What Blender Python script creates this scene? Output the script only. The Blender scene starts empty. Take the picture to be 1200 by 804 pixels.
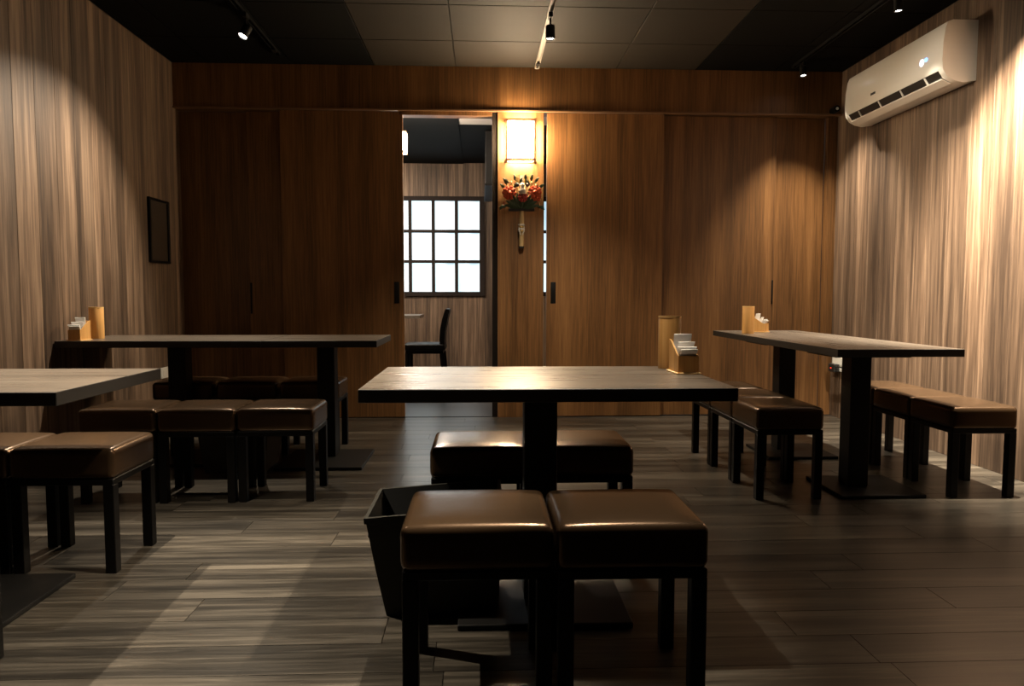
import bpy, bmesh, math, random
from mathutils import Vector, Matrix
random.seed(7)
sc = bpy.context.scene
COL = sc.collection

# ------------------------------------------------------------------ camera
CAM_F, YAW, PITCH, ROLL, CAM_H = 848.3, .0414, .0659, .0013, 1.0021
fw = Vector((math.sin(YAW)*math.cos(PITCH), math.cos(YAW)*math.cos(PITCH), -math.sin(PITCH)))
r0 = Vector((math.cos(YAW), -math.sin(YAW), 0)); u0 = r0.cross(fw)
rt = r0*math.cos(ROLL)+u0*math.sin(ROLL); up = u0*math.cos(ROLL)-r0*math.sin(ROLL)
cd = bpy.data.cameras.new('camera'); cd.sensor_width = 36; cd.lens = CAM_F*36/1200; cd.clip_start = .02
cam = bpy.data.objects.new('camera', cd); COL.objects.link(cam)
cam.matrix_world = Matrix(((rt.x, up.x, -fw.x, 0), (rt.y, up.y, -fw.y, 0), (rt.z, up.z, -fw.z, CAM_H), (0, 0, 0, 1)))
sc.camera = cam
# ------------------------------------------------------------------ world and exposure
w = bpy.data.worlds.new('world'); sc.world = w; w.use_nodes = True
w.node_tree.nodes['Background'].inputs[0].default_value = (.02, .018, .015, 1)
w.node_tree.nodes['Background'].inputs[1].default_value = .3
sc.view_settings.view_transform = 'Standard'; sc.view_settings.look = 'None'
sc.view_settings.gamma = 1; sc.view_settings.use_curve_mapping = False
sc.view_settings.exposure = 2.3
# light levels of the fixtures (used by their builders below)
SPOT_W = 44.0
LANTERN_E = 43.0
PANE_E = .31
SPOT_COL = (1, .865, .68)
WARM = (1, .66, .34)

# ------------------------------------------------------------------ room size
XL, XR, YB, YR, ZC, ZH = -2.414, 2.92, 5.90, -1.5, 2.81, 2.465
YF, ZF = 10.2, 2.83          # far room
TH = .74                     # table height

# ------------------------------------------------------------------ materials
def newmat(n):
    m = bpy.data.materials.new(n); m.use_nodes = True
    return m, m.node_tree.nodes, m.node_tree.links, m.node_tree.nodes['Principled BSDF']
def plain(n, col, rough=.5, metal=0, spec=.5, coat=0, bump=0, bscale=200):
    m, N, L, b = newmat(n)
    b.inputs['Base Color'].default_value = (*col, 1); b.inputs['Roughness'].default_value = rough
    b.inputs['Metallic'].default_value = metal; b.inputs['Specular IOR Level'].default_value = spec
    b.inputs['Coat Weight'].default_value = coat; b.inputs['Coat Roughness'].default_value = .2
    if bump:
        tc = N.new('ShaderNodeTexCoord'); nz = N.new('ShaderNodeTexNoise'); nz.inputs['Scale'].default_value = bscale
        nz.inputs['Detail'].default_value = 3
        bp = N.new('ShaderNodeBump'); bp.inputs['Strength'].default_value = bump; bp.inputs['Distance'].default_value = .002
        L.new(tc.outputs['Object'], nz.inputs['Vector']); L.new(nz.outputs['Fac'], bp.inputs['Height']); L.new(bp.outputs[0], b.inputs['Normal'])
    return m
def emit(n, col, s):
    m, N, L, b = newmat(n)
    b.inputs['Base Color'].default_value = (*col, 1)
    b.inputs['Emission Color'].default_value = (*col, 1); b.inputs['Emission Strength'].default_value = s
    return m
def wood(n, dark, mid, light, grain='Z', fine=60, broad=7, rough=.5, spec=.4, var=.25, bump=.12, wave=.0, stretch=.035):
    """grain along one local axis; tone differs from object to object"""
    m, N, L, b = newmat(n)
    tc = N.new('ShaderNodeTexCoord'); oi = N.new('ShaderNodeObjectInfo')
    off = N.new('ShaderNodeVectorMath'); off.operation = 'SCALE'; off.inputs[0].default_value = (7.3, 11.1, 5.7)
    L.new(oi.outputs['Random'], off.inputs['Scale'])
    add = N.new('ShaderNodeVectorMath'); add.operation = 'ADD'
    L.new(tc.outputs['Object'], add.inputs[0]); L.new(off.outputs[0], add.inputs[1])
    mp = N.new('ShaderNodeMapping'); s = [1, 1, 1]; s['XYZ'.index(grain)] = stretch
    mp.inputs['Scale'].default_value = s; L.new(add.outputs[0], mp.inputs['Vector'])
    n1 = N.new('ShaderNodeTexNoise'); n1.inputs['Scale'].default_value = fine; n1.inputs['Detail'].default_value = 6; n1.inputs['Roughness'].default_value = .65
    n1.inputs['Distortion'].default_value = wave
    n2 = N.new('ShaderNodeTexNoise'); n2.inputs['Scale'].default_value = broad; n2.inputs['Detail'].default_value = 3
    n2.inputs['Distortion'].default_value = .6
    L.new(mp.outputs[0], n1.inputs['Vector']); L.new(mp.outputs[0], n2.inputs['Vector'])
    mx = N.new('ShaderNodeMix'); mx.inputs[0].default_value = .5
    L.new(n1.outputs['Fac'], mx.inputs[2]); L.new(n2.outputs['Fac'], mx.inputs[3])
    cr = N.new('ShaderNodeValToRGB'); e = cr.color_ramp.elements
    e[0].position = .38; e[0].color = (*dark, 1); e[1].position = .64; e[1].color = (*light, 1)
    k = cr.color_ramp.elements.new(.5); k.color = (*mid, 1)
    L.new(mx.outputs[0], cr.inputs[0])
    hs = N.new('ShaderNodeHueSaturation')
    mr = N.new('ShaderNodeMapRange'); mr.inputs['To Min'].default_value = 1-var; mr.inputs['To Max'].default_value = 1+var
    L.new(oi.outputs['Random'], mr.inputs['Value']); L.new(mr.outputs[0], hs.inputs['Value'])
    L.new(cr.outputs[0], hs.inputs['Color']); L.new(hs.outputs[0], b.inputs['Base Color'])
    rr = N.new('ShaderNodeMapRange'); rr.inputs['To Min'].default_value = rough-.06; rr.inputs['To Max'].default_value = rough+.1
    L.new(n1.outputs['Fac'], rr.inputs['Value']); L.new(rr.outputs[0], b.inputs['Roughness'])
    b.inputs['Specular IOR Level'].default_value = spec
    if bump:
        bp = N.new('ShaderNodeBump'); bp.inputs['Strength'].default_value = bump; bp.inputs['Distance'].default_value = .002
        L.new(n1.outputs['Fac'], bp.inputs['Height']); L.new(bp.outputs[0], b.inputs['Normal'])
    return m

M = {}
M['board'] = wood('striped_grey_brown_board', (.040, .024, .0145), (.105, .066, .041), (.225, .15, .097), 'Z', 48, 11, .55, .35, .22, .2, .2)
M['walnut'] = wood('walnut_veneer', (.085, .0385, .0125), (.158, .073, .0235), (.245, .119, .041), 'Z', 80, 6, .4, .45, .06, .06, .3, .03)
M['plank'] = wood('charcoal_floor_plank', (.012, .0098, .0072), (.031, .0258, .0193), (.085, .072, .055), 'X', 60, 14, .3, .5, .3, .1, .7, .045)
M['top'] = wood('grey_brown_table_laminate', (.075, .06, .046), (.105, .085, .066), (.14, .115, .09), 'X', 70, 8, .27, .6, .05, .03, .3)
M['topedge'] = plain('dark_table_edge', (.012, .010, .008), .5)
M['leather'] = plain('bronze_brown_leatherette', (.085, .05, .026), .26, metal=.62, spec=.4, bump=.04, bscale=260)
M['blackwood'] = plain('black_lacquered_wood', (.0035, .003, .0026), .45, spec=.16)
M['blackmetal'] = plain('black_powder_coated_metal', (.006, .0055, .005), .45, spec=.22, bump=.05, bscale=400)
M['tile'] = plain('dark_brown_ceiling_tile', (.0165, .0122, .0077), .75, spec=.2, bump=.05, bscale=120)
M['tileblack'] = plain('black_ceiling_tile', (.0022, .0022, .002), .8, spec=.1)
M['pale'] = plain('pale_grey_paint', (.36, .33, .3), .8)
M['plaster'] = plain('dark_plaster', (.03, .025, .02), .8)
M['jamb'] = plain('black_door_jamb', (.010, .007, .005), .8, spec=.1)
M['lightlip'] = plain('varnished_oak_strip', (.2, .11, .055), .4)
m, N, L, b = newmat('thin_pale_cypress_frame')
b.inputs['Base Color'].default_value = (.62, .46, .34, 1)
tr = N.new('ShaderNodeBsdfTranslucent'); tr.inputs['Color'].default_value = (.5, .3, .2, 1); ms = N.new('ShaderNodeMixShader'); ms.inputs[0].default_value = .25
L.new(b.outputs[0], ms.inputs[1]); L.new(tr.outputs[0], ms.inputs[2]); L.new(ms.outputs[0], N['Material Output'].inputs['Surface'])
M['lampframe'] = m
M['bamboo'] = wood('honey_bamboo', (.5, .25, .07), (.64, .34, .105), (.75, .44, .16), 'Z', 70, 8, .42, .4, .04, .03, .1)
M['bambooedge'] = plain('pale_cut_bamboo_edge', (.78, .5, .2), .5)
M['napkin'] = plain('white_paper', (.85, .83, .8), .9, spec=.1)
M['white'] = plain('white_plastic', (.78, .76, .7), .35)
M['acwhite'] = plain('glossy_cream_white_plastic', (.7, .67, .61), .22, spec=.5)
M['acdark'] = plain('dark_grille_plastic', (.012, .011, .01), .5)
M['fabric'] = plain('dark_grey_woven_fabric', (.028, .026, .021), .85, spec=.2, bump=.4, bscale=500)
M['fabricin'] = plain('black_lining', (.008, .008, .007), .9)
M['trackpale'] = plain('pale_anodised_track', (.17, .15, .12), .5)
M['lens'] = emit('lit_spot_lens', (1, .95, .86), 8)
M['paper'] = emit('lit_paper_shade', (1, .76, .48), LANTERN_E)
M['paper2'] = emit('lit_white_shade', (1, .84, .66), 140)
M['dispw'] = emit('white_display_digit', (.75, .82, 1), .6)
M['dispb'] = emit('blue_display_digit', (.2, .38, 1), .5)
M['winframe'] = plain('dark_brown_window_frame', (.012, .007, .005), .7, spec=.2)
M['red'] = plain('red_lacquer', (.3, .016, .01), .4)
M['orange'] = plain('orange_red_silk', (.5, .075, .02), .7)
M['green'] = plain('dark_green_leaf', (.022, .045, .014), .6)
M['gold'] = plain('gold_paper', (.5, .32, .1), .4, metal=.5)
M['straw'] = plain('pale_straw', (.36, .24, .10), .8)
M['ornwhite'] = plain('white_ornament', (.55, .5, .43), .6)
M['ornblack'] = plain('black_ornament', (.01, .01, .01), .5)
M['hatch'] = plain('dark_stained_hatch_wood', (.03, .018, .009), .5)
M['ledred'] = emit('red_pilot_light', (1, .05, .02), .25)
# daylit frosted glass: soft vertical shades of what stands behind it
m, N, L, b = newmat('frosted_daylit_glass')
tc = N.new('ShaderNodeTexCoord'); mp = N.new('ShaderNodeMapping'); mp.inputs['Scale'].default_value = (5, 1, .35)
nz = N.new('ShaderNodeTexNoise'); nz.inputs['Scale'].default_value = 1.6; nz.inputs['Detail'].default_value = 1
cr = N.new('ShaderNodeValToRGB'); cr.color_ramp.elements[0].position = .40; cr.color_ramp.elements[0].color = (.34, .5, .6, 1)
cr.color_ramp.elements[1].position = .55; cr.color_ramp.elements[1].color = (.66, .88, 1, 1)
ge = N.new('ShaderNodeNewGeometry')
L.new(ge.outputs['Position'], mp.inputs[0]); L.new(mp.outputs[0], nz.inputs['Vector']); L.new(nz.outputs['Fac'], cr.inputs[0])
L.new(cr.outputs[0], b.inputs['Emission Color']); b.inputs['Emission Strength'].default_value = PANE_E
b.inputs['Base Color'].default_value = (.6, .65, .7, 1); b.inputs['Roughness'].default_value = .6
M['frost'] = m
# floor of the far room: too far to tell the planks apart
m, N, L, b = newmat('far_plank_floor')
ge = N.new('ShaderNodeNewGeometry'); mp = N.new('ShaderNodeMapping'); mp.inputs['Scale'].default_value = (1, 1, 1)
br = N.new('ShaderNodeTexBrick'); br.inputs['Scale'].default_value = 1; br.inputs['Brick Width'].default_value = 1.2
br.inputs['Row Height'].default_value = .165; br.inputs['Mortar Size'].default_value = .002
br.inputs['Color1'].default_value = (.022, .018, .014, 1); br.inputs['Color2'].default_value = (.034, .028, .021, 1); br.inputs['Mortar'].default_value = (.01, .01, .01, 1)
L.new(ge.outputs['Position'], mp.inputs[0]); L.new(mp.outputs[0], br.inputs['Vector']); L.new(br.outputs[0], b.inputs['Base Color'])
b.inputs['Roughness'].default_value = .3
M['farfloor'] = m

# ------------------------------------------------------------------ mesh helpers
def add_box(bm, x0, x1, y0, y1, z0, z1, mat=0):
    v = [bm.verts.new((x, y, z)) for z in (z0, z1) for y in (y0, y1) for x in (x0, x1)]
    fs = []
    for q in ((0, 2, 3, 1), (4, 5, 7, 6), (0, 1, 5, 4), (2, 6, 7, 3), (0, 4, 6, 2), (1, 3, 7, 5)):
        f = bm.faces.new([v[i] for i in q]); f.material_index = mat; fs.append(f)
    return fs
def box_bm(x0, x1, y0, y1, z0, z1, bev=0, seg=2):
    bm = bmesh.new(); add_box(bm, x0, x1, y0, y1, z0, z1)
    if bev: bmesh.ops.bevel(bm, geom=bm.edges[:], offset=bev, segments=seg, affect='EDGES', profile=.5)
    return bm
def add_tube(bm, pts, r, n=10, cap=True):
    pts = [Vector(p) for p in pts]; rs = r if isinstance(r, (list, tuple)) else [r]*len(pts)
    rings = []; ref = None
    for i, p in enumerate(pts):
        d = (pts[min(i+1, len(pts)-1)]-pts[max(i-1, 0)]).normalized()
        if ref is None: ref = Vector((0, 0, 1)) if abs(d.z) < .9 else Vector((1, 0, 0))
        a = d.cross(ref).normalized(); b_ = d.cross(a).normalized(); ref = -b_ if False else ref
        rings.append([bm.verts.new(p+(a*math.cos(2*math.pi*k/n)+b_*math.sin(2*math.pi*k/n))*rs[i]) for k in range(n)])
    for A, B in zip(rings, rings[1:]):
        for k in range(n): bm.faces.new((A[k], A[(k+1) % n], B[(k+1) % n], B[k]))
    if cap: bm.faces.new(rings[0][::-1]); bm.faces.new(rings[-1])
def add_lathe(bm, prof, cx=0, cy=0, n=32):
    rings = [[bm.verts.new((cx+r*math.cos(2*math.pi*k/n), cy+r*math.sin(2*math.pi*k/n), z)) for k in range(n)] for r, z in prof]
    for A, B in zip(rings, rings[1:]):
        for k in range(n): bm.faces.new((A[k], A[(k+1) % n], B[(k+1) % n], B[k]))
    bm.faces.new(rings[0][::-1]); bm.faces.new(rings[-1])
def add_prism(bm, poly, a0, a1, axis='Y'):
    """extrude a 2-D outline; Y: poly in (x,z); X: poly in (y,z); Z: poly in (x,y)"""
    def P(p, t): return {'Y': (p[0], t, p[1]), 'X': (t, p[0], p[1]), 'Z': (p[0], p[1], t)}[axis]
    A = [bm.verts.new(P(p, a0)) for p in poly]; B = [bm.verts.new(P(p, a1)) for p in poly]; n = len(poly)
    for k in range(n): bm.faces.new((A[k], A[(k+1) % n], B[(k+1) % n], B[k]))
    bm.faces.new(A[::-1]); bm.faces.new(B)
def mesh(name, bm, mats, smooth=None):
    bmesh.ops.recalc_face_normals(bm, faces=bm.faces[:])
    me = bpy.data.meshes.new(name); bm.to_mesh(me); bm.free()
    for k in (mats if isinstance(mats, (list, tuple)) else [mats]): me.materials.append(M[k])
    if smooth is not None:
        me.polygons.foreach_set('use_smooth', [True]*len(me.polygons))
        try: me.set_sharp_from_angle(angle=math.radians(smooth))
        except Exception: pass
    return me
def link(name, me, parent=None, loc=None, rot=None):
    o = bpy.data.objects.new(name, me); COL.objects.link(o)
    if parent: o.parent = parent
    if loc is not None: o.location = loc
    if rot is not None: o.rotation_euler = rot
    return o
def obj(name, bm, mats, parent=None, loc=None, rot=None, smooth=None):
    return link(name, mesh(name, bm, mats, smooth), parent, loc, rot)
def tag(o, label, cat, group=None):
    o['label'] = label; o['category'] = cat
    if group: o['group'] = group
    return o
def thing(name, label, cat, loc=(0, 0, 0), rz=0, group=None):
    o = bpy.data.objects.new(name, None); COL.objects.link(o); o.empty_display_size = .1
    o.location = loc; o.rotation_euler = (0, 0, rz)
    return tag(o, label, cat, group)
def struct(name, bm, mats, label, parent=None, loc=None, smooth=None):
    o = obj(name, bm, mats, parent, loc, None, smooth); o['kind'] = 'structure'; o['label'] = label
    return o
def copy_tree(o, parent=None):
    c = o.copy(); COL.objects.link(c); c.parent = parent
    for ch in list(o.children): copy_tree(ch, c)
    return c
def rounded_box(hx, hy, hz, r, crown=0, n=4):
    """box of half sizes with round edges and a crowned top, centred on the origin"""
    def axis(h):
        a = [-h+r*(1-math.cos(math.pi/2*k/n)) for k in range(n)]
        inner = [-(h-r)+2*(h-r)*k/6 for k in range(7)]
        return a+inner+[-q for q in reversed(a)]
    ax = [axis(hx), axis(hy), axis(hz)]; H = (hx, hy, hz); bm = bmesh.new(); cache = {}
    def vert(p):
        key = tuple(round(c, 5) for c in p)
        if key not in cache:
            q = Vector([max(-(H[i]-r), min(H[i]-r, p[i])) for i in range(3)]); d = Vector(p)-q
            v = q+d.normalized()*r if d.length > 1e-9 else Vector(p)
            if v.z > 0: v.z += crown*(1-abs(v.x/hx)**4)*(1-abs(v.y/hy)**4)*(v.z/hz)
            cache[key] = bm.verts.new(v)
        return cache[key]
    for i in range(3):
        j, k = (i+1) % 3, (i+2) % 3
        for s in (-1, 1):
            for a in range(len(ax[j])-1):
                for c in range(len(ax[k])-1):
                    ps = []
                    for (da, dc) in ((0, 0), (1, 0), (1, 1), (0, 1)):
                        p = [0, 0, 0]; p[i] = s*H[i]; p[j] = ax[j][a+da]; p[k] = ax[k][c+dc]; ps.append(p)
                    vs = [vert(p) for p in ps]
                    if len(set(vs)) == 4: bm.faces.new(vs if s > 0 else vs[::-1])
                    elif len(set(vs)) == 3:
                        u = []; [u.append(q) for q in vs if q not in u]; bm.faces.new(u)
    return bm

# ================================================================== SETTING: floor
fl = struct('floor', box_bm(XL, XR, YR, YB+.14, -.05, -.006), 'plaster', 'dark subfloor under charcoal wood planks')
PW, PL = .165, 1.22
pm = mesh('plank', box_bm(-PL/2+.0012, PL/2-.0012, -PW/2+.0011, PW/2-.0011, -.008, 0), 'plank')
nrow = int((YB+.1-YR)/PW)+1
for r in range(nrow):
    y = YB+.1-PW/2-r*PW
    x = XL-random.random()*PL*.9
    if y-PW/2 < YR-.05: break
    while x < XR-.01:
        a, c = max(x, XL), min(x+PL, XR)
        if c-a > .02:
            if c-a > PL-.001: link('plank', pm, fl, ((a+c)/2, y, 0))
            else: obj('plank', box_bm(-(c-a)/2+.0012, (c-a)/2-.0012, -PW/2+.0011, PW/2-.0011, -.008, 0), 'plank', fl, ((a+c)/2, y, 0))
        x += PL
# ceiling with square tiles; left field painted black, right field blackened where light fades
ce = struct('ceiling', box_bm(XL, XR, YR, YB+.1, ZC+.012, ZC+.06), 'plaster', 'dark ceiling of square tiles, left field black painted, right field blackened where light fades')
TS = .641; x0s = [-.848+TS*k for k in range(-3, 6)]
tiles = {}
for i, x in enumerate(x0s):
    a, c = max(x, XL), min(x+TS, XR)
    if c-a < .02: continue
    for j in range(12):
        y1 = YB-.0-TS*j+.04; y0 = y1-TS
        y1c, y0c = min(y1, YB+.08), max(y0, YR)
        if y1c-y0c < .02: continue
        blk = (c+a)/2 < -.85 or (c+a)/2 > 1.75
        key = (round(c-a, 3), round(y1c-y0c, 3), blk)
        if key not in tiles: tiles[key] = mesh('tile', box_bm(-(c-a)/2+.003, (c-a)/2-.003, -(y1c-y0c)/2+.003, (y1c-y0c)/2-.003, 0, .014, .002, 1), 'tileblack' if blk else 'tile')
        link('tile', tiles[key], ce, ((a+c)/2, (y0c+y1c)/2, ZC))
# side walls clad with vertical boards
BW = .19
bmesh_board = mesh('board', box_bm(-.006, .006, -BW/2+.0008, BW/2-.0008, 0, ZC-.002, .0012, 1), 'board')
for nm, X, s, lab in (('wall_left', XL, -1, 'left wall clad with grey brown vertical wood boards'), ('wall_right', XR, 1, 'right wall clad with bright lit grey brown vertical boards')):
    wl = struct(nm, box_bm(min(X+s*.012, X+s*.1), max(X+s*.012, X+s*.1), YR-.1, YB+.1, 0, ZC+.06), 'plaster', lab)
    y = YB+.09
    while y > YR:
        link('board', bmesh_board, wl, (X+s*.006, y-BW/2, 0)); y -= BW
wr = struct('wall_rear', box_bm(XL-.1, XR+.1, YR-.1, YR, 0, ZC+.06), 'plaster', 'dark rear wall behind the viewer')
# back wall: header, post panel, rails
wb = struct('wall_back', box_bm(XL, XR, YB-.02, YB+.14, ZH, ZC), 'walnut', 'walnut veneer header above the sliding doors')
pp = obj('post_panel', box_bm(-.186, .186, 0, .045, 0, ZH, .002, 1), 'walnut', wb, (.313, YB, 0))
lip = struct('trim_1', box_bm(XL, XR, YB-.034, YB-.02, ZH-.004, ZH+.010, .001, 1), 'lightlip', 'thin strip along the bottom of the walnut header, coloured lighter as its lit edge')  # paler than the header, paints in the highlight on its lower edge
struct('trim_2', box_bm(.084, .126, YB+.012, YB+.085, 0, ZH), 'jamb', 'black upright jamb on the right of the doorway')
struct('trim_3', box_bm(2.842, XR, YB+.03, YB+.085, 0, ZH), 'walnut', 'dark upright frame in the right corner')
struct('trim_4', box_bm(-.66, .082, YB-.0, YB+.1, ZH-.03, ZH), 'walnut', 'walnut lintel board above the doorway')
struct('trim_5', box_bm(XL, XR, YB+.02, YB+.03, 0, .004), 'blackmetal', 'thin floor rail under the sliding doors')
def pull(parent, x, z0, z1, y, wd=.022):
    bm = box_bm(x-wd/2, x+wd/2, y-.004, y+.012, z0, z1, .003, 2); obj('pull', bm, 'blackmetal', parent, None, None, 40)
def leaf(name, x0, x1, y, lab, px=None, pz=(.935, 1.11), wd=.042):
    d = struct(name, box_bm(-(x1-x0)/2, (x1-x0)/2, 0, .038, .008, ZH-.004, .0015, 1), 'walnut', lab, None, ((x0+x1)/2, y, 0))
    if px is not None: pull(d, px-(x0+x1)/2, *pz, 0, wd)
    return d
leaf('door_1', -1.598, -.631, YB, 'walnut sliding door left of the open doorway with black pull', -.688)
leaf('door_2', -1.872, -1.3, YB+.046, 'walnut sliding door partly hidden behind the left door', -1.862, (.85, 1.1), .016)
leaf('door_3', XL-.003, -1.79, YB+.088, 'walnut panel door beside the left wall')
leaf('door_4', .524, 1.475, YB, 'walnut sliding door right of the wall lantern with black pull', .580)
leaf('door_5', 1.2, 2.42, YB+.046, 'walnut sliding door in the middle of the right side', 2.412, (.93, 1.13), .014)
leaf('door_6', 2.35, 2.840, YB+.088, 'narrow walnut door panel at the right corner')

# ================================================================== far room beyond the doorway
struct('floor_far', box_bm(-3.6, 2.6, YB+.1, YF+.1, -.05, 0), 'farfloor', 'plank floor of the room beyond the doorway')
cf = struct('ceiling_far', box_bm(-3.6, 2.6, YB+.1, YF+.1, ZF+.02, ZF+.08), 'plaster', 'ceiling of the room beyond the doorway')
obj('ceiling_panel', box_bm(-3.6, 2.6, YB+.1, 7.5, ZF, ZF+.02), 'pale', cf)
obj('ceiling_panel', box_bm(-.245, 2.6, 7.5, 7.92, ZF, ZF+.02), 'pale', cf)
obj('ceiling_panel', box_bm(-3.6, -.25, 7.5, YF, ZF-.01, ZF+.02), 'tileblack', cf)
obj('ceiling_panel', box_bm(-.25, 2.6, 7.92, YF, ZF, ZF+.02), 'tileblack', cf)
wf = struct('wall_far', box_bm(-3.6, 2.6, YF+.03, YF+.12, 0, ZF+.08), 'plaster', 'board clad far wall of the room beyond the doorway')
WINS = [(-1.392, .038), (.45, 1.88)]
WZ0, WZ1 = .99, 2.37
cuts = sorted(set([round(-3.6+BW*k, 4) for k in range(33)]+[v for wn_ in WINS for v in wn_]+[2.6])); bcache = {}
for xa, xb in zip(cuts, cuts[1:]):
    if xb-xa < .012: continue
    inside = any(xa >= a-.001 and xb <= c+.001 for a, c in WINS)
    for (za, zb) in ([(0, WZ0+.01), (WZ1-.01, ZF)] if inside else [(0, ZF)]):
        key = (round(xb-xa, 3), za, zb); hw = (xb-xa)/2-.0008
        if key not in bcache: bcache[key] = mesh('board', box_bm(-hw, hw, 0, .03, za, zb, .0012, 1), 'board')
        link('board', bcache[key], wf, ((xa+xb)/2, YF, 0))
struct('wall_far_left', box_bm(-3.7, -3.6, YB+.1, YF+.1, 0, ZF+.08), 'board', 'left wall of the room beyond the doorway')
struct('wall_far_right', box_bm(2.6, 2.7, YB+.1, YF+.1, 0, ZF+.08), 'board', 'right wall of the room beyond the doorway')
struct('wall_partition', box_bm(-.88, -.82, YB+.1, 7.45, 0, ZF), 'board', 'short partition just left of the doorway')
for wi, (a, c) in enumerate(WINS):
    fr = bmesh.new()
    add_box(fr, a, a+.072, YF-.03, YF+.03, WZ0, WZ1); add_box(fr, c-.072, c, YF-.03, YF+.03, WZ0, WZ1)
    add_box(fr, a+.072, c-.072, YF-.03, YF+.03, WZ0, WZ0+.06); add_box(fr, a+.072, c-.072, YF-.03, YF+.03, WZ1-.06, WZ1)
    wn = struct('window_%d' % (wi+1), fr, 'winframe', 'dark framed frosted window with a grid of square panes' if wi == 0 else 'second frosted window seen through the slit beside the post')
    cols = 4; pw = (c-a-.144)/cols; ph = (WZ1-WZ0-.12)/3
    for k in range(1, cols): obj('mullion', box_bm(-.023, .023, -.018, .018, WZ0+.06, WZ1-.06), 'winframe', wn, (a+.072+pw*k, YF, 0))
    for k in range(1, 3): obj('glazing_bar', box_bm(a+.072, c-.072, -.014, .014, -.021, .021), 'winframe', wn, (0, YF, WZ0+.06+ph*k))
    pane = mesh('pane', box_bm(-pw/2, pw/2, 0, .006, -ph/2, ph/2), 'frost')
    for k in range(cols):
        for r in range(3): link('pane', pane, wn, (a+.072+pw*(k+.5), YF+.018, WZ0+.06+ph*(r+.5)))

# ================================================================== STOOLS
SW, SD, SH = .368, .335, .463
def make_stool():
    t = thing('stool', 'stool', 'stool', (0, 0, 0), 0)
    obj('seat', rounded_box(SW/2, SD/2, .056, .022, .008), 'leather', t, (0, 0, SH-.064), None, 60)
    obj('apron', box_bm(-SW/2+.004, SW/2-.004, -SD/2+.004, SD/2-.004, .322, .346, .003, 1), 'blackwood', t)
    lg = mesh('leg', box_bm(-.019, .019, -.019, .019, 0, .324, .002, 1), 'blackwood')
    for sx in (-1, 1):
        for sy in (-1, 1): link('leg', lg, t, (sx*(SW/2-.023), sy*(SD/2-.023), 0))
    return t
stool0 = make_stool(); used = [False]
def stool(x, y, lab, group, rz=0):
    s = copy_tree(stool0) if used[0] else stool0
    used[0] = True
    s.location = (x, y, 0); s.rotation_euler = (0, 0, rz); tag(s, lab, 'stool', group)
R90 = math.pi/2
g = 'stools at the middle table'
stool(-.012, 1.852, 'nearest dark brown leather stool, left of the pair in front of the middle table', g)
stool(.362, 1.845, 'nearest dark brown leather stool, right of the pair in front of the middle table', g)
stool(-.004, 2.735, 'brown leather stool behind the middle table, left of its pole, with a bluish window reflection', g)
stool(.368, 2.74, 'brown leather stool behind the middle table, right of its pole', g)
g = 'stools at the near left table'
stool(-1.496, 2.765, 'brown leather stool behind the near left table, right end of its row', g)
stool(-1.868, 2.765, 'brown leather stool behind the near left table, cut by the left edge of the photo', g)
stool(-1.505, 1.84, 'stool in front of the near left table, only its rear leg in view', g)
g = 'stools at the far left tables'
stool(-1.742, 3.655, 'leather stool in front of the far left tables, left of the row of three', g)
stool(-1.369, 3.65, 'leather stool in front of the far left tables, middle of the row of three', g)
stool(-.997, 3.66, 'leather stool in front of the far left tables, right of the row of three', g)
stool(-1.872, 4.73, 'dark stool behind the far left tables, left of the row of three', g)
stool(-1.478, 4.73, 'dark stool behind the far left tables, middle of the row of three', g)
stool(-1.085, 4.73, 'dark stool behind the far left tables, right of the row of three', g)
g = 'stools at the right table'
for k, nm in enumerate(('nearest', 'middle', 'farthest')):
    stool(1.505, 3.62+.371*k, nm+' stool in the row left of the right table, beside the walkway', g, R90)
for k, nm in enumerate(('nearest', 'middle', 'farthest')):
    stool(2.482, 3.62+.371*k, nm+' stool in the row along the bright right wall', g, R90)

# ================================================================== TABLES
TT = .038
def table(x0, x1, y0, y1, poles, lab, base=(.5, .42), grain=0, group='pedestal tables', pole=.105):
    cx, cy = (x0+x1)/2, (y0+y1)/2
    t = thing('table', lab, 'table', (cx, cy, 0), 0, group)
    hx, hy = (x1-x0)/2, (y1-y0)/2
    if grain: hx, hy = hy, hx
    bm = box_bm(-hx, hx, -hy, hy, TH-TT, TH, .0015, 1)
    for f in bm.faces:
        f.normal_update()
        f.material_index = 0 if f.normal.z > .9 else 1
    obj('tabletop', bm, ['top', 'topedge'], t, None, (0, 0, R90*grain))
    for (px, py, bx, by) in poles:
        px -= cx; py -= cy; bx -= cx; by -= cy
        obj('base_plate', box_bm(bx-base[0]/2, bx+base[0]/2, by-base[1]/2, by+base[1]/2, 0, .018, .004, 2), 'blackmetal', t)
        obj('pole', box_bm(px-pole/2, px+pole/2, py-pole/2, py+pole/2, .018, TH-TT-.006, .003, 1), 'blackmetal', t)
        obj('mounting_plate', box_bm(px-.19, px+.19, py-.16, py+.16, TH-TT-.006, TH-TT), 'blackmetal', t)
    return t
table(-.345, .727, 2.012, 2.652, [(.187, 2.33, .19, 2.32)], 'grey brown pedestal table in the middle of the room', (.53, .43))
table(-2.205, -1.146, 1.985, 2.622, [(-1.675, 2.3, -1.69, 2.36)], 'grey brown pedestal table at the left edge of the photo')
table(-2.408, -1.262, 4.172, 4.812, [(-1.85, 4.5, -1.85, 4.44)], 'far left pedestal table pushed against the left wall with bamboo cup on it')
table(-1.258, -.604, 4.172, 4.812, [(-.945, 4.45, -.94, 4.37)], 'small far left pedestal table with its end facing the doorway', (.5, .5))
table(1.735, 2.373, 3.454, 5.37, [(1.937, 3.655, 1.985, 3.64), (1.937, 4.55, 1.97, 4.5)], 'long dark table with two poles beside the right wall', (.43, .4), 1)

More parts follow.
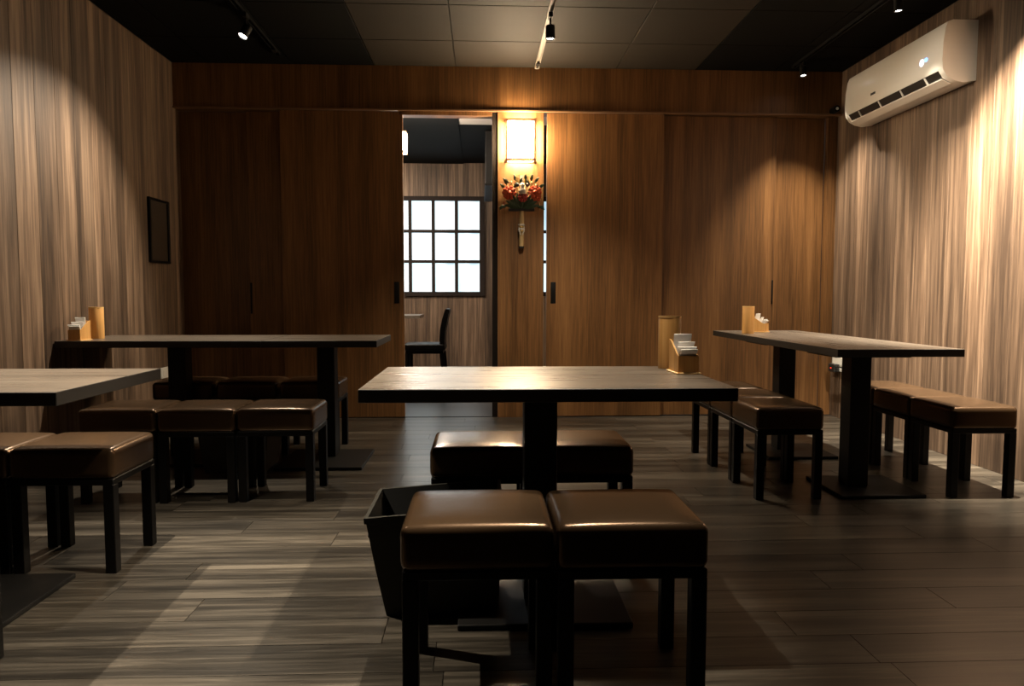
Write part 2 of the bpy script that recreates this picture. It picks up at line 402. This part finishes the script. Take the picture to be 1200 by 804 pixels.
# ================================================================== baskets
def basket(lab, loc, rot, tw, td, bw, bd, h):
    t = thing('storage_basket', lab, 'basket', loc, 0, 'fabric storage baskets under the tables'); t.rotation_euler = rot
    bm = bmesh.new(); th = .008
    def ring(wx, wy, z, n=6):
        return [bm.verts.new((sx*wx/2, sy*wy/2, z)) for sx, sy in ((-1, -1), (1, -1), (1, 1), (-1, 1))]
    o0 = ring(bw, bd, 0); o1 = ring((bw+tw)/2+.004, (bd+td)/2+.004, h/2); o2 = ring(tw, td, h)
    i2 = ring(tw-2*th, td-2*th, h); i1 = ring((bw+tw)/2-2*th, (bd+td)/2-2*th, h/2); i0 = ring(bw-2*th, bd-2*th, .012)
    seq = [o0, o1, o2, i2, i1, i0]
    for q, (A, B) in enumerate(zip(seq, seq[1:])):
        for k in range(4):
            f = bm.faces.new((A[k], A[(k+1) % 4], B[(k+1) % 4], B[k])); f.material_index = 1 if q >= 3 else 0
    bm.faces.new(o0[::-1]); f = bm.faces.new(i0); f.material_index = 1
    obj('body', bm, ['fabric', 'fabricin'], t)
    rim = bmesh.new()
    e = .004
    for (xa, xb, ya, yb) in ((-tw/2-e, tw/2+e, -td/2-e, -td/2+.008), (-tw/2-e, tw/2+e, td/2-.008, td/2+e), (-tw/2-e, -tw/2+.008, -td/2+.008, td/2-.008), (tw/2-.008, tw/2+e, -td/2+.008, td/2-.008)):
        add_box(rim, xa, xb, ya, yb, h-.016, h+.002)
    obj('rim', rim, 'fabric', t)
    hd = bmesh.new(); add_tube(hd, [(-tw/2-.004, -.05, h*.72), (-tw/2-.016, -.035, h*.70), (-tw/2-.02, 0, h*.69), (-tw/2-.016, .035, h*.70), (-tw/2-.004, .05, h*.72)], .006, 8)
    obj('handle', hd, 'fabricin', t, None, None, 60)
basket('dark grey fabric storage basket beside the pole of the middle table', (-.125, 2.36, .010), (0, math.radians(-4.2), 0), .42, .34, .35, .28, .325)
basket('dark fabric storage basket between the poles of the far left tables', (-1.392, 4.22, 0), (0, 0, 0), .4, .34, .33, .28, .31)

# ================================================================== table ware
def cup(x, y, z, lab, r=.040, h=.188):
    t = thing('bamboo_cup', lab, 'cup', (x, y, z), 0, 'bamboo chopstick cups')
    bm = bmesh.new(); add_lathe(bm, [(r*.98, 0), (r, .006), (r, h-.002), (r-.001, h), (r-.005, h), (r-.006, h-.002), (r-.006, .008)], n=40)
    obj('body', bm, 'bamboo', t, None, None, 40)
    bm = bmesh.new()
    ring = [(r+.0006, h-.006), (r+.0006, h+.0006), (r-.0056, h+.0006), (r-.0056, h-.006)]
    n = 40; V = [[bm.verts.new((q*math.cos(2*math.pi*k/n), q*math.sin(2*math.pi*k/n), zz)) for k in range(n)] for q, zz in ring]
    for i in range(4):
        A, B = V[i], V[(i+1) % 4]
        for k in range(n): bm.faces.new((A[k], A[(k+1) % n], B[(k+1) % n], B[k]))
    obj('rim', bm, 'bambooedge', t, None, None, 40)
def holder(x, y, z, rz, lab, nlab, place):
    """low open end of the holder points along local +x"""
    t = thing('napkin_holder', lab, 'napkin holder', (x, y, z), rz, 'wooden napkin holders')
    Lh, Wd, hb, hf = .052, .035, .112, .062
    obj('base', box_bm(-Lh-.007, Lh+.007, -Wd-.007, Wd+.007, 0, .006, .001, 1), 'bambooedge', t)
    for s in (-1, 1):
        bm = bmesh.new(); y0, y1 = sorted((s*Wd, s*(Wd-.005)))
        add_prism(bm, [(-Lh, .006), (Lh, .006), (Lh, hf), (Lh-.012, hf+.002), (-Lh+.02, hb-.004), (-Lh, hb)], y0, y1)
        obj('side', bm, 'bamboo', t)
    obj('front', box_bm(Lh-.005, Lh, -Wd+.005, Wd-.005, .006, hf), 'bamboo', t)
    obj('back', box_bm(-Lh, -Lh+.005, -Wd+.005, Wd-.005, .006, hb), 'bamboo', t)
    for k, (xx, zz, hh, lean, tw) in enumerate(((-.026, .04, .112, .12, .0), (-.006, .035, .092, .30, .10), (.014, .03, .082, .42, -.07), (.026, .028, .076, .38, .04))):
        bm = bmesh.new(); wv = .024+.001*k; n = 6; A = []; B = []
        for i in range(n+1):
            v = i/n; zc = zz-.02+hh*v; xc = xx+lean*hh*v*v*.9
            wd = min(wv*(1+.18*v), Wd-.006) if zc < hb*.8 else wv*(1+.25*v)
            A.append([bm.verts.new((xc+dx+.004*math.sin(3*v+k)*sy, sy*wd, zc)) for sy in (-1, 0, 1) for dx in (0,)])
            B.append([bm.verts.new((xc+.004+.004*math.sin(3*v+k)*sy, sy*wd, zc-.001)) for sy in (-1, 0, 1)])
        for G, fl_ in ((A, 0), (B, 1)):
            for i in range(n):
                for j in range(2):
                    q = (G[i][j], G[i][j+1], G[i+1][j+1], G[i+1][j]); bm.faces.new(q if fl_ else q[::-1])
        for i in range(n):
            bm.faces.new((A[i][0], A[i+1][0], B[i+1][0], B[i][0])); bm.faces.new((A[i][2], B[i][2], B[i+1][2], A[i+1][2]))
        bm.faces.new((A[n][0], A[n][1], B[n][1], B[n][0])); bm.faces.new((A[n][1], A[n][2], B[n][2], B[n][1]))
        bm.faces.new((A[0][1], A[0][0], B[0][0], B[0][1])); bm.faces.new((A[0][2], A[0][1], B[0][1], B[0][2]))
        o = obj('paper_napkin', bm, 'napkin', None, (x, y, z), (0, 0, rz+tw))
        tag(o, ('tallest rear ', 'second ', 'third ', 'lowest front ')[k]+nlab, 'napkin', 'paper napkins on the '+place)
cup(.675, 2.578, TH, 'honey coloured bamboo cup at the right end of the middle table')
holder(.683, 2.42, TH, math.radians(-88), 'small wooden napkin holder with sloping sides on the middle table', 'white paper napkin standing in the holder on the middle table', 'middle table')
cup(-2.30, 4.42, TH, 'bamboo cup on the far left table by the left wall')
holder(-2.31, 4.25, TH, math.radians(-92), 'wooden napkin holder lit bright on the far left table', 'white paper napkin in the holder on the far left table', 'far left table')
cup(1.838, 4.93, TH, 'bamboo cup at the far end of the long right table')
holder(2.0, 5.14, TH, math.radians(-48), 'wooden napkin holder behind the bamboo cup on the right table', 'white paper napkin in the holder on the right table', 'right table')

# ================================================================== wall lantern
def lantern(lab, loc, rz, w_, h_, d_, paper):
    t = thing('wall_lantern', lab, 'wall lamp', loc, rz)
    obj('back_plate', box_bm(-w_/2, w_/2, -.012, 0, 0, h_), 'lightlip', t)
    obj('shade', box_bm(-w_/2+.02, w_/2-.02, -d_+.006, -.012, .02, h_-.02, .004, 2), paper, t)
    e = .018
    for (xa, xb, za, zb) in ((-w_/2, -w_/2+e, 0, h_), (w_/2-e, w_/2, 0, h_), (-w_/2+e, w_/2-e, 0, e), (-w_/2+e, w_/2-e, h_-e, h_)):
        obj('frame_bar', box_bm(xa, xb, -d_, -d_+.006, za, zb), 'lampframe', t)
    for (xa, za) in ((-w_/2, 0), (w_/2-e, 0), (-w_/2, h_-e), (w_/2-e, h_-e)):
        obj('frame_rib', box_bm(xa, xa+e, -d_+.012, -.012, za, za+e), 'lightlip', t)
lantern('glowing square paper wall lantern on the walnut post beside the doorway', (.308, YB, 2.066), 0, .244, .328, .10, 'paper')
lantern('small lit wall lantern in the far room at the left of the doorway', (-.82, 7.2, 2.38), R90, .15, .21, .09, 'paper2')

# ================================================================== lucky rake charm on the post
k0 = thing('rake_charm', 'ornamental bamboo rake charm with orange flowers below the wall lantern', 'wall ornament', (.318, YB, 1.382))
bm = bmesh.new(); add_tube(bm, [(0, -.022, .012), (.001, -.022, .12), (.003, -.022, .30)], [.020, .0205, .018], 14); obj('handle', bm, 'straw', k0, None, None, 50)
bm = bmesh.new(); add_tube(bm, [(0, -.022, 0), (0, -.022, .014)], .0215, 14); obj('end_cap', bm, 'ornblack', k0, None, None, 50)
for i, zz in enumerate((.135, .152, .169, .186)):
    bm = bmesh.new(); n = 18
    add_tube(bm, [(.0215*math.cos(2*math.pi*k/n), -.026+.0215*math.sin(2*math.pi*k/n), zz) for k in range(n+1)], .0065, 6); obj('cord_wrap', bm, 'ornwhite' if i % 2 else 'gold', k0, None, None, 60)
for s in (-1, 1):
    bm = bmesh.new(); add_tube(bm, [(s*.004, -.042, .165), (s*.02, -.048, .185), (s*.022, -.048, .145), (s*.008, -.046, .105)], [.004, .005, .005, .003], 8); obj('cord_loop', bm, 'ornwhite', k0, None, None, 60)
for k in range(9):
    a = math.radians(-58+116*k/8); pts = []
    for i in range(7):
        v = i/6; rr = .05+.205*v; pts.append((math.sin(a*(.55+.45*v))*rr*.62*1.05, -.02-.012*math.sin(v*3.1), .285+math.cos(a*.8)*rr*1.02))
    tip = Vector(pts[-1]); pts += [tuple(tip+Vector((0, -.015, .006))), tuple(tip+Vector((0, -.026, -.006)))]
    bm = bmesh.new(); add_tube(bm, pts, [.005]*7+[.0045, .003], 6); obj('tine', bm, 'straw', k0, None, None, 60)
obj('crossbar', box_bm(-.105, .105, -.05, -.012, .296, .318, .003, 1), 'ornblack', k0)
def leafmesh(l, wd):
    bm = bmesh.new(); n = 6; A = []; B = []
    for i in range(n+1):
        v = i/n; ww = wd*math.sin(math.pi*min(1, v*.93+.05))**.8; y = -.012*math.sin(v*2.4)
        A.append([bm.verts.new((-ww, y, l*v)), bm.verts.new((0, y-.004, l*v)), bm.verts.new((ww, y, l*v))])
        B.append([bm.verts.new((-ww, y+.002, l*v)), bm.verts.new((0, y, l*v)), bm.verts.new((ww, y+.002, l*v))])
    for i in range(n):
        for j in range(2):
            bm.faces.new((A[i][j], A[i][j+1], A[i+1][j+1], A[i+1][j])); bm.faces.new((B[i][j+1], B[i][j], B[i+1][j], B[i+1][j+1]))
        bm.faces.new((A[i][0], A[i+1][0], B[i+1][0], B[i][0])); bm.faces.new((A[i][2], B[i][2], B[i+1][2], A[i+1][2]))
    bm.faces.new(A[0]+B[0][::-1]); bm.faces.new(A[n][::-1]+B[n])
    return bm
lm = mesh('leaf', leafmesh(.125, .015), 'green', 50); ls = mesh('leaf', leafmesh(.06, .012), 'green', 50)
for k in range(11):
    a = math.radians(-78+156*k/10); link('leaf', lm, k0, (math.sin(a)*.02, -.052-.004*(k % 3), .315), (math.radians(8*(k % 2)), a, 0))
for sx, sz, a in ((-.125, .33, -100), (-.14, .345, -140), (.125, .33, 100), (.14, .34, 130), (-.115, .5, -30), (-.1, .52, -60), (.075, .53, 10), (.1, .515, 40), (.06, .49, -20), (-.06, .47, 20), (.03, .53, 0), (-.045, .53, -20), (-.13, .47, -50), (.135, .475, 55), (-.015, .5, 15)):
    link('leaf', ls, k0, (sx, -.045, sz), (.2, math.radians(a), 0))
def flower(cx, cz, r, mat, n=7, y=-.072):
    f = obj('flower', (lambda b_: (bmesh.ops.create_icosphere(b_, subdivisions=2, radius=r*.38), b_)[1])(bmesh.new()), mat, k0, (cx, y, cz), None, 60)
    for ring, (rad, cnt) in enumerate(((.55, n), (.95, n+3))):
        for i in range(cnt):
            a = 2*math.pi*(i+.5*ring)/cnt; bm = bmesh.new(); bmesh.ops.create_uvsphere(bm, u_segments=8, v_segments=6, radius=1)
            for v in bm.verts: v.co = Vector((v.co.x*r*.32, v.co.y*r*.14, v.co.z*r*.42))
            obj('petal', bm, mat, f, (math.sin(a)*r*rad*.68, .006*ring, math.cos(a)*r*rad*.68), (.35, a, 0), 60)
flower(-.1, .435, .055, 'orange'); flower(.105, .44, .055, 'orange'); flower(.118, .4, .035, 'orange'); flower(.008, .40, .04, 'red', 7, -.082)
bm = bmesh.new(); add_lathe(bm, [(.008, -.03), (.024, -.024), (.03, 0), (.02, .02), (.017, .028), (.022, .042), (.014, .058), (.004, .062)], n=18); obj('gourd', bm, 'ornwhite', k0, (.004, -.075, .452), None, 60)
for sx, sz, a in ((-.02, .50, -.35), (.02, .50, .35), (.0, .515, 0), (-.06, .455, -.6), (.06, .455, .6)):
    bm = bmesh.new(); add_prism(bm, [(-.011, 0), (.011, 0), (.015, .06), (-.015, .06)], -.003, 0); obj('paper_streamer', bm, 'gold' if a else 'ornwhite', k0, (sx, -.058, sz), (0, a, 0))
for sx in (-.035, .045):
    bm = bmesh.new(); bmesh.ops.create_uvsphere(bm, u_segments=12, v_segments=8, radius=.016); obj('bead', bm, 'ornblack', k0, (sx, -.06, .5), None, 60)
for sx in (-.137, .137):
    bm = bmesh.new(); add_tube(bm, [(sx, -.05, .37), (sx*1.05, -.052, .34), (sx*1.08, -.05, .305)], [.003, .006, .003], 6); obj('tassel', bm, 'red' if sx < 0 else 'straw', k0, None, None, 60)

# ================================================================== track lights
def track(lab, x, y0, y1, mat):
    t = thing('light_track', lab, 'light track', (x, 0, ZC), 0, 'ceiling light tracks')
    bm = bmesh.new(); add_box(bm, -.017, -.011, y0, y1, -.02, 0); add_box(bm, .011, .017, y0, y1, -.02, 0); add_box(bm, -.011, .011, y0, y1, -.006, 0)
    obj('rail', bm, mat, t)
    obj('end_cap', box_bm(-.019, .019, y1, y1+.016, -.022, 0, .002, 1), mat, t); obj('feed_box', box_bm(-.016, .016, y1-.13, y1-.07, -.026, -.006, .002, 1), 'blackmetal', t)
track('pale light track on the ceiling in the middle of the room', .437, -.6, 5.83, 'trackpale')
track('black light track on the ceiling near the right wall', 2.455, -.6, 5.72, 'blackmetal')
track('black light track on the ceiling near the left wall', -1.52, -.6, 5.6, 'tileblack')
def spot(x, y, aim, lab, power=1., size=78, drop=.105, r=.03, blend=.25, l=.085):
    t = thing('track_spotlight', lab, 'spotlight', (x, y, ZC-.02), 0, 'black track spotlights')
    obj('adapter', box_bm(-.013, .013, -.035, .035, -.03, 0, .002, 1), 'blackmetal', t)
    bm = bmesh.new(); add_tube(bm, [(0, 0, -.03), (0, 0, -drop)], .0065, 10); obj('stem', bm, 'blackmetal', t, None, None, 50)
    d = (Vector(aim)-Vector((x, y, ZC-.02-drop))).normalized(); q = d.to_track_quat('-Z', 'Y').to_euler()
    bm = bmesh.new(); add_lathe(bm, [(r*.72, l*.4), (r*.95, l*.34), (r, l*.25), (r, -l*.6), (r-.003, -l*.6), (r-.004, -l*.5)], n=24)
    c = Vector((0, 0, -drop))
    obj('housing', bm, 'blackmetal', t, c, q, 40)
    bm = bmesh.new(); add_lathe(bm, [(r-.005, -l*.5), (r-.005, -l*.53), (r*.5, -l*.57)], n=20); obj('lens', bm, 'lens', t, c, q, 60)
    ld = bpy.data.lights.new('spot_beam', 'SPOT'); ld.energy = SPOT_W*power; ld.color = SPOT_COL; ld.spot_size = math.radians(size); ld.spot_blend = blend; ld.shadow_soft_size = .01
    lo = bpy.data.objects.new('spot_beam', ld); COL.objects.link(lo); lo.parent = t; lo.location = c+d*(l*.6+.025); lo.rotation_euler = q
spot(.437, 4.72, (.47, 4.95, 0), 'black track spotlight in view on the pale middle track', .9, 98, blend=.8)
spot(.46, 2.42, (-.25, 2.2, 0), 'track spotlight straight above the middle table', 1.25, 54, blend=.5)
spot(.437, 2.15, (-.72, 2.15, 0), 'added unseen track spotlight on the pale middle track tilted towards the left tables', 2.0, 40, blend=.5)  # added out of view to strengthen the bright floor strip
spot(.437, 3.55, (2.92, 4.4, 1.25), 'added unseen track spotlight on the pale middle track turned to the right wall', 1.5, 58, blend=1.)  # wall washer added out of view to brighten the right wall
spot(-1.50, 4.80, (-2.30, 4.0, .6), 'bright track spotlight in view on the left side of the ceiling', 1.35, 92, blend=.8)
spot(-1.50, 2.45, (-1.2, 2.3, 0), 'track spotlight above the near left table', 2.9, 58, blend=.6)
spot(2.47, 5.60, (2.66, 5.35, 0), 'track spotlight in view near the far right corner', 1.7, 84, .05, .024, 1.)
spot(2.47, 4.32, (2.70, 4.42, 0), 'track spotlight at the top edge of the photo above the right table', 1.4, 72, .05, .024, 1.)
spot(2.47, 3.5, (2.98, 3.75, 1.6), 'track spotlight on the right track nearest the viewer', 12.0, 80, .05, .024, 1.)

# ================================================================== air conditioner
ac = thing('air_conditioner', 'white split air conditioner mounted high on the right wall', 'air conditioner', (XR, 4.83, 2.275))
HL = .575
prof = [(0, .0), (-.075, -.012), (-.13, .0), (-.172, .022), (-.198, .06), (-.206, .12), (-.203, .22), (-.192, .30), (-.178, .335), (-.15, .345), (0, .345)]
bm = bmesh.new(); add_prism(bm, prof, -HL+.012, HL-.012); obj('body', bm, 'acwhite', ac, None, None, 35)
pf = [(-.198, .064), (-.2035, .074), (-.209, .12), (-.206, .22), (-.195, .302), (-.181, .338), (-.177, .334), (-.19, .30), (-.201, .22), (-.203, .12), (-.199, .076), (-.194, .068)]
bm = bmesh.new(); add_prism(bm, pf, -HL+.014, HL-.014); obj('front_panel', bm, 'acwhite', ac, None, None, 35)
for s in (-1, 1):
    pe = [(x_*1.012-.001 if x_ < 0 else 0, z_+.002*(1 if z_ > .17 else -1)) for x_, z_ in prof]
    bm = bmesh.new(); a, c = sorted((s*(HL-.013), s*HL)); add_prism(bm, pe, a, c); obj('end_panel', bm, 'acwhite', ac, None, None, 35)
slot = [(-.125, -.0045), (-.178, .024), (-.2045, .062), (-.188, .066), (-.115, .008)]
bm = bmesh.new(); add_prism(bm, slot, -HL+.05, HL-.05); obj('outlet', bm, 'acdark', ac)
bm = bmesh.new(); add_prism(bm, [(-.127, -.010), (-.180, .012), (-.183, .018), (-.129, -.003)], -HL+.045, HL-.045); obj('louver', bm, 'acwhite', ac, None, None, 35)
for k in range(4):
    y_ = -HL+.18+.26*k
    bm = bmesh.new(); add_prism(bm, [(-.17, .012), (-.18, .014), (-.206, .058), (-.196, .06)], y_-.006, y_+.006); obj('louver_arm', bm, 'acwhite', ac)
bm = bmesh.new(); n = 14
def disp(cy, cz, ry, rz_, mat):
    bm = bmesh.new(); add_prism(bm, [(cy+ry*math.cos(2*math.pi*k/14), cz+rz_*math.sin(2*math.pi*k/14)) for k in range(14)], -.2125, -.206, 'X'); obj('display_digit', bm, mat, ac)
disp(-.372, .158, .017, .021, 'dispw'); disp(-.415, .164, .014, .012, 'dispb')
bm = bmesh.new(); 
for k in range(4): add_box(bm, -.2115, -.206, .155+.016*k, .155+.016*k+.011, .118, .134)
obj('badge', bm, 'acdark', ac)

# ================================================================== small wall things
hp = thing('wall_hatch', 'small dark wooden hatch with black frame painting its shadow reveals, high on the left wall', 'hatch', (XL, 5.545, 1.24))
obj('door', box_bm(0, .012, -.145, .135, .015, .455, .002, 1), 'hatch', hp)
for (ya, yb, za, zb) in ((-.165, -.145, 0, .47), (.135, .165, 0, .47), (-.145, .135, 0, .015), (-.145, .135, .452, .47)):
    obj('frame_bar', box_bm(0, .02, ya, yb, za, zb, .001, 1), 'blackwood', hp)  # black bars paint in the shadow reveals around the hatch
so = thing('wall_socket', 'white wall socket on the left wall beside the far left table', 'socket', (XL, 5.575, .37))
obj('plate', box_bm(0, .009, -.06, .06, 0, .083, .003, 2), 'white', so); obj('socket_insert', box_bm(.009, .012, -.035, .035, .02, .063, .001, 1), 'white', so)
s2 = thing('power_outlet', 'white power outlet low on the right wall in the far corner', 'socket', (XR, 5.73, .385))
obj('plate', box_bm(-.012, 0, -.15, .15, 0, .13, .003, 2), 'white', s2); obj('socket_insert', box_bm(-.015, -.012, -.11, .05, .055, .115, .001, 1), 'white', s2)
ad = thing('plug_adapter', 'black plug adapter with red light in the right wall outlet', 'plug', (XR-.015, 5.80, .375))
obj('body', box_bm(-.045, 0, -.05, .05, .005, .07, .006, 2), 'acdark', ad); obj('pilot_light', box_bm(-.047, -.045, -.005, .01, .03, .04), 'ledred', ad)
bm = bmesh.new(); add_tube(bm, [(-.03, -.045, .05), (-.033, -.10, .055), (-.03, -.2, .05), (-.02, -.26, .0), (-.015, -.28, -.16), (-.015, -.28, -.37)], .006, 8); obj('cable', bm, 'acdark', ad, None, None, 60)
cb = thing('corner_sensor', 'tiny dark fixture with a pale glint in the upper right corner', 'sensor', (2.85, YB-.034, 2.47))
bm = bmesh.new(); add_tube(bm, [(0, .014, .03), (0, -.06, .03)], [.03, .026], 16); obj('housing', bm, 'blackmetal', cb, None, None, 40)
bm = bmesh.new(); add_tube(bm, [(0, -.06, .03), (0, -.07, .03)], [.012, .008], 12); obj('lens', bm, 'white', cb, None, None, 40)  # white disc paints in the pale glint

# ================================================================== far room furniture
ch = thing('dining_chair', 'black leather dining chair seen through the doorway', 'chair', (-.63, 8.2, 0))
obj('seat', rounded_box(.225, .22, .035, .018, .006), 'blackwood', ch, (-.01, 0, .425), None, 60)
obj('seat_frame', box_bm(-.215, .2, -.2, .2, .355, .395, .004, 1), 'blackwood', ch)
bm = bmesh.new(); pr = [(.165, .40), (.158, .50), (.165, .62), (.19, .74), (.218, .83), (.232, .85), (.262, .85), (.27, .83), (.245, .72), (.222, .60), (.215, .5), (.222, .40)]
add_prism(bm, pr, -.2, .2); obj('backrest', bm, 'blackwood', ch, None, None, 40)
for sx in (-.195, .185):
    for sy in (-.18, .18):
        bm = bmesh.new(); sl = .03 if sx > 0 else 0
        add_tube(bm, [(sx+sl, sy, 0), (sx, sy, .36)], [.022, .027], 4); obj('leg', bm, 'blackwood', ch)
t = thing('far_table', 'table end showing beyond the doorway under the window', 'table', (-1.35, 9.3, 0))
obj('tabletop', box_bm(-.58, .58, -.35, .35, .714, .752, .0015, 1), 'top', t)
obj('pole', box_bm(-.05, .05, -.05, .05, .018, .714), 'blackmetal', t); obj('base_plate', box_bm(-.25, .25, -.22, .22, 0, .018, .004, 1), 'blackmetal', t)
bx = thing('ceiling_duct_box', 'dark box hung under the far room ceiling right of the window', 'duct', (.24, 9.0, 2.24))
obj('casing', box_bm(-.2, .3, -.8, .6, 0, ZF-2.24-.0, .004, 1), 'blackmetal', bx); obj('lower_lip', box_bm(-.206, .306, -.806, .606, -.012, .012, .002, 1), 'blackwood', bx)

cl = thing('added_ceiling_lamp', 'added unseen round ceiling lamp brightening the far room', 'lamp', (-1.75, 8.6, ZF-.01))  # lamp added out of sight to light the far wall
bm = bmesh.new(); add_lathe(bm, [(.16, 0), (.16, -.03), (.15, -.034)], n=32); obj('housing', bm, 'blackmetal', cl, None, None, 40)
bm = bmesh.new(); add_lathe(bm, [(.148, -.034), (.14, -.05), (.09, -.06), (.03, -.063)], n=32); obj('diffuser', bm, 'paper2', cl, None, None, 60)
